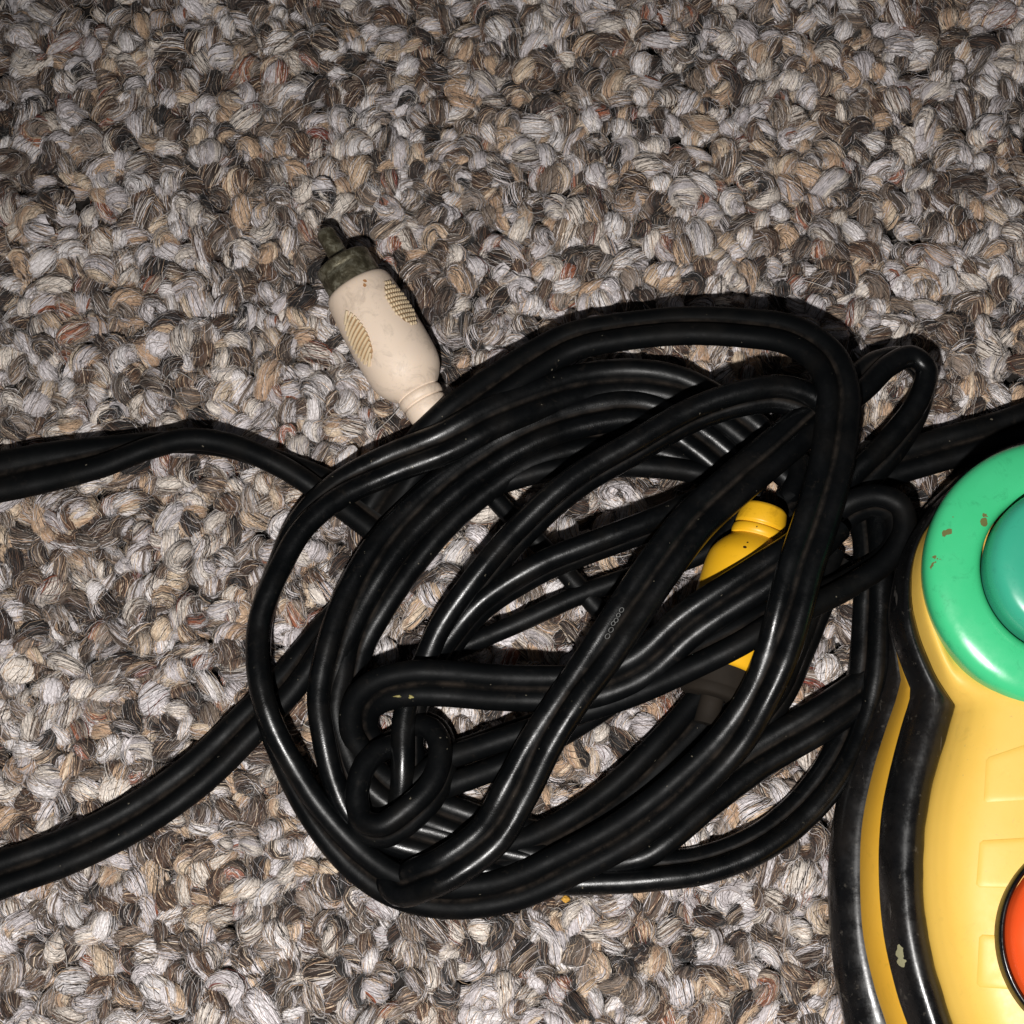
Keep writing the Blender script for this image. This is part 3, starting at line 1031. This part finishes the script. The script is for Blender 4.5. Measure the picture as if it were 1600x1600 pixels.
# ------------------------------------------------------------------ the game controller
ctrl = empty('game_controller', at(1690, 1300, 0))
ctrl['label'] = 'yellow and black toy game controller with green knob and orange button'
ctrl['category'] = 'game controller'
chipP = Vector(at(1403, 1497, 176)) * P
GB = mat_gloss_black([((chipP.x, chipP.y + 0.0006, chipP.z), 0.0007), ((chipP.x + 0.0005, chipP.y - 0.0004, chipP.z), 0.00065)])
base_r = [grow(o_hi, -14, 2), grow(o_hi, -3, 8), o_hi, grow(o_hi, -2, 50), lerp(o_hi, y1, .35, 66), lerp(o_hi, y1, .8, 76), lerp(y1, y1, 0, 78), grow(y1, -10, 77)]
V, Q = loft(base_r)
obj('base', mesh_np('base', V, Q, GB), ctrl)
BAND = mat_paint('yellow_band_plastic', srgb(226, 170, 48), srgb(232, 178, 58), (0.45, 0.6), scuff=.3, glo=.57)
V, Q = loft([grow(y1, -3, 72), grow(y1, -2.5, 80), lerp(y1, y2, .5, 112), lerp(y1, y2, .92, 144), grow(y2, -4, 152)])
obj('side_band', mesh_np('side_band', V, Q, BAND), ctrl)
rim = [grow(y2, -5, 138), grow(y2, 1.0, 141), grow(y2, 1.5, 150), lerp(y2, f1, .10, 168), lerp(y2, f1, .26, 184), lerp(y2, f1, .45, 192), lerp(y2, f1, .65, 192), lerp(y2, f1, .85, 186), grow(lerp(y2, f1, .97, 179), _w[:, None] * .8, 179), grow(lerp(y2, f1, 1.02, 172), _w[:, None], 171), lerp(y2, f1, 1.06, 160)]
V, Q = loft(rim)
obj('rim', mesh_np('rim', V, Q, GB), ctrl)
FACE = mat_paint('pale_yellow_plastic', srgb(224, 182, 82), srgb(228, 187, 88), (0.38, 0.56), scuff=.22, sss=.06, specks=srgb(190, 160, 90), glo=.58)
# round the knob the face is a steep collar, below it a soft dome
_w1, _w2 = at(1480, 1100, 180).y, at(1450, 1030, 180).y
_t = np.clip((f1[:, 1] - _w1) / (_w2 - _w1), 0, 1)
_t = _t * _t * (3 - 2 * _t)


def face_ring(k, z, zc):
    r = inset(f1, k, 0.0)
    r[:, 2] = z * (1 - _t) + zc * _t
    return r


face_r = [face_ring(*a_) for a_ in ((0, 160, 160), (.010, 172, 174), (.024, 181, 196), (.045, 190, 211), (.08, 202, 214), (.14, 217, 206), (.24, 231, 200), (.38, 241, 196), (.6, 249, 196), (.85, 252, 200), (.97, 252, 205))]
_fr = np.array(face_r)
_e = np.concatenate([2 * _fr[:1] - _fr[1:2], _fr, 2 * _fr[-1:] - _fr[-2:-1]])
face_r = []
for _k in range(1, len(_e) - 2):
    for _q in range(5):
        _u = _q / 5
        face_r.append(.5 * (2 * _e[_k] + (_e[_k + 1] - _e[_k - 1]) * _u + (2 * _e[_k - 1] - 5 * _e[_k] + 4 * _e[_k + 1] - _e[_k + 2]) * _u ** 2
                      + (3 * _e[_k] - _e[_k - 1] - 3 * _e[_k + 1] + _e[_k + 2]) * _u ** 3))
face_r.append(_fr[-1])
V, Q = loft(face_r)
fm = mesh_np('face', V, Q, FACE)
obj('face', fm, ctrl)
bvh = BVHTree.FromPolygons([tuple(v) for v in V], [tuple(int(i) for i in q) for q in Q])


def on_face(u, v, d=0.0):
    p0 = CAM.copy()
    dr = (at(u, v, 0) - CAM).normalized()
    h, n, _, _ = bvh.ray_cast(p0, dr)
    if h is None:
        return at(u, v, 245)
    if n.z < 0:
        n = -n
    return h + Vector((0, 0, d))


# embossed tiles on the face, and lower ones out of the frame's edge
TILE = FACE
for (a, b, c_, d_) in (((1541, 1184), (1612, 1160), (1620, 1250), (1537, 1254)),
                       ((1531, 1313), (1618, 1308), (1616, 1388), (1525, 1386)),
                       ((1530, 1460), (1612, 1464), (1614, 1548), (1526, 1542))):
    n = 12
    Vt, Qt = [], []
    cs = [np.array(x, float) for x in (a, b, c_, d_)]
    ctr = sum(cs) / 4
    loops = []
    for k_, (ins, dz) in enumerate(((1.03, -.8), (1.0, .1), (.95, .5), (.88, .95), (.80, 1.15), (.65, 1.15), (.4, 1.15), (.02, 1.15))):
        pts = []
        for e in range(4):
            p, q = cs[e], cs[(e + 1) % 4]
            for t in np.linspace(0.06, 0.94, n):
                pts.append(p * (1 - t) + q * t)
        for pt in pts:
            uv = ctr + (pt - ctr) * ins
            Vt.append(tuple(on_face(uv[0], uv[1], dz)))
    m = 4 * n
    for i in range(7):
        for j in range(m):
            Qt.append((i * m + j, i * m + (j + 1) % m, (i + 1) * m + (j + 1) % m, (i + 1) * m + j))
    obj('embossed_tile', mesh_np('embossed_tile', Vt, np.array(Qt), TILE), ctrl)


def lathe_z(profile, centre, seg=96):
    V, Q = lathe([(z, r) for r, z in profile], seg)
    V = np.stack([V[:, 1] + centre[0], V[:, 2] + centre[1], V[:, 0]], 1)
    return V, Q


def rounded(pts, step=2.5):
    p = np.array([(a, b, 0.0) for a, b in pts])
    return [(q[0], q[1]) for q in catmull(p, step)]


dc = at(1659, 898, 235)
gchip = [(Vector(at(u, v, z)) * P, r) for u, v, z, r in ((1496, 800, 270, .00045), (1491, 810, 268, .00035), (1478, 833, 262, .0005), (1466, 868, 252, .0007), (1465, 884, 250, .0007), (1541, 802, 268, .0004), (1537, 815, 266, .0005), (1597, 820, 300, .0004))]
GREEN = mat_paint('green_paint', srgb(62, 186, 124), srgb(70, 192, 132), (0.16, 0.36), chips=gchip, chip_col=srgb(104, 104, 62), scuff=.5, glo=.57)
TEAL = mat_paint('dark_green_paint', srgb(54, 160, 128), srgb(60, 166, 134), (0.2, 0.4), chips=gchip, chip_col=srgb(120, 100, 70), scuff=.4, glo=.58)
V, Q = lathe_z([(150, 150), (178, 152), (184, 160)] + rounded([(188, 178), (195, 208), (197, 234), (195, 246), (189, 255), (178, 261), (162, 265), (146, 267), (132, 266), (125, 262), (121, 255), (120.5, 246)]), dc)
kn = obj('knob', mesh_np('knob', V, Q, GREEN), ctrl)
V, Q = lathe_z([(117.5, 246)] + rounded([(118, 262), (118, 286), (115, 302), (107, 313), (92, 319), (70, 321), (40, 322), (2, 322)]), dc)
kc = obj('knob_cap', mesh_np('knob_cap', V, Q, TEAL), kn)
kc.parent = kn
kc.matrix_parent_inverse = Matrix()

oc = at(1727, 1470, 258)
V, Q = lathe_z([(145, 236)] + rounded([(144.5, 250), (143, 258), (140, 262), (137, 260), (135, 254), (134.5, 240)]), oc)
ring_o = obj('button_ring', mesh_np('button_ring', V, Q, GB), ctrl)
ORANGE = mat_paint('orange_plastic', srgb(228, 78, 30), srgb(234, 90, 38), (0.3, 0.45), scuff=.2)
V, Q = lathe_z([(133.5, 240)] + rounded([(133, 256), (129, 270), (118, 283), (90, 294), (50, 301), (2, 303)]), oc)
obj('button', mesh_np('button', V, Q, ORANGE), ctrl)
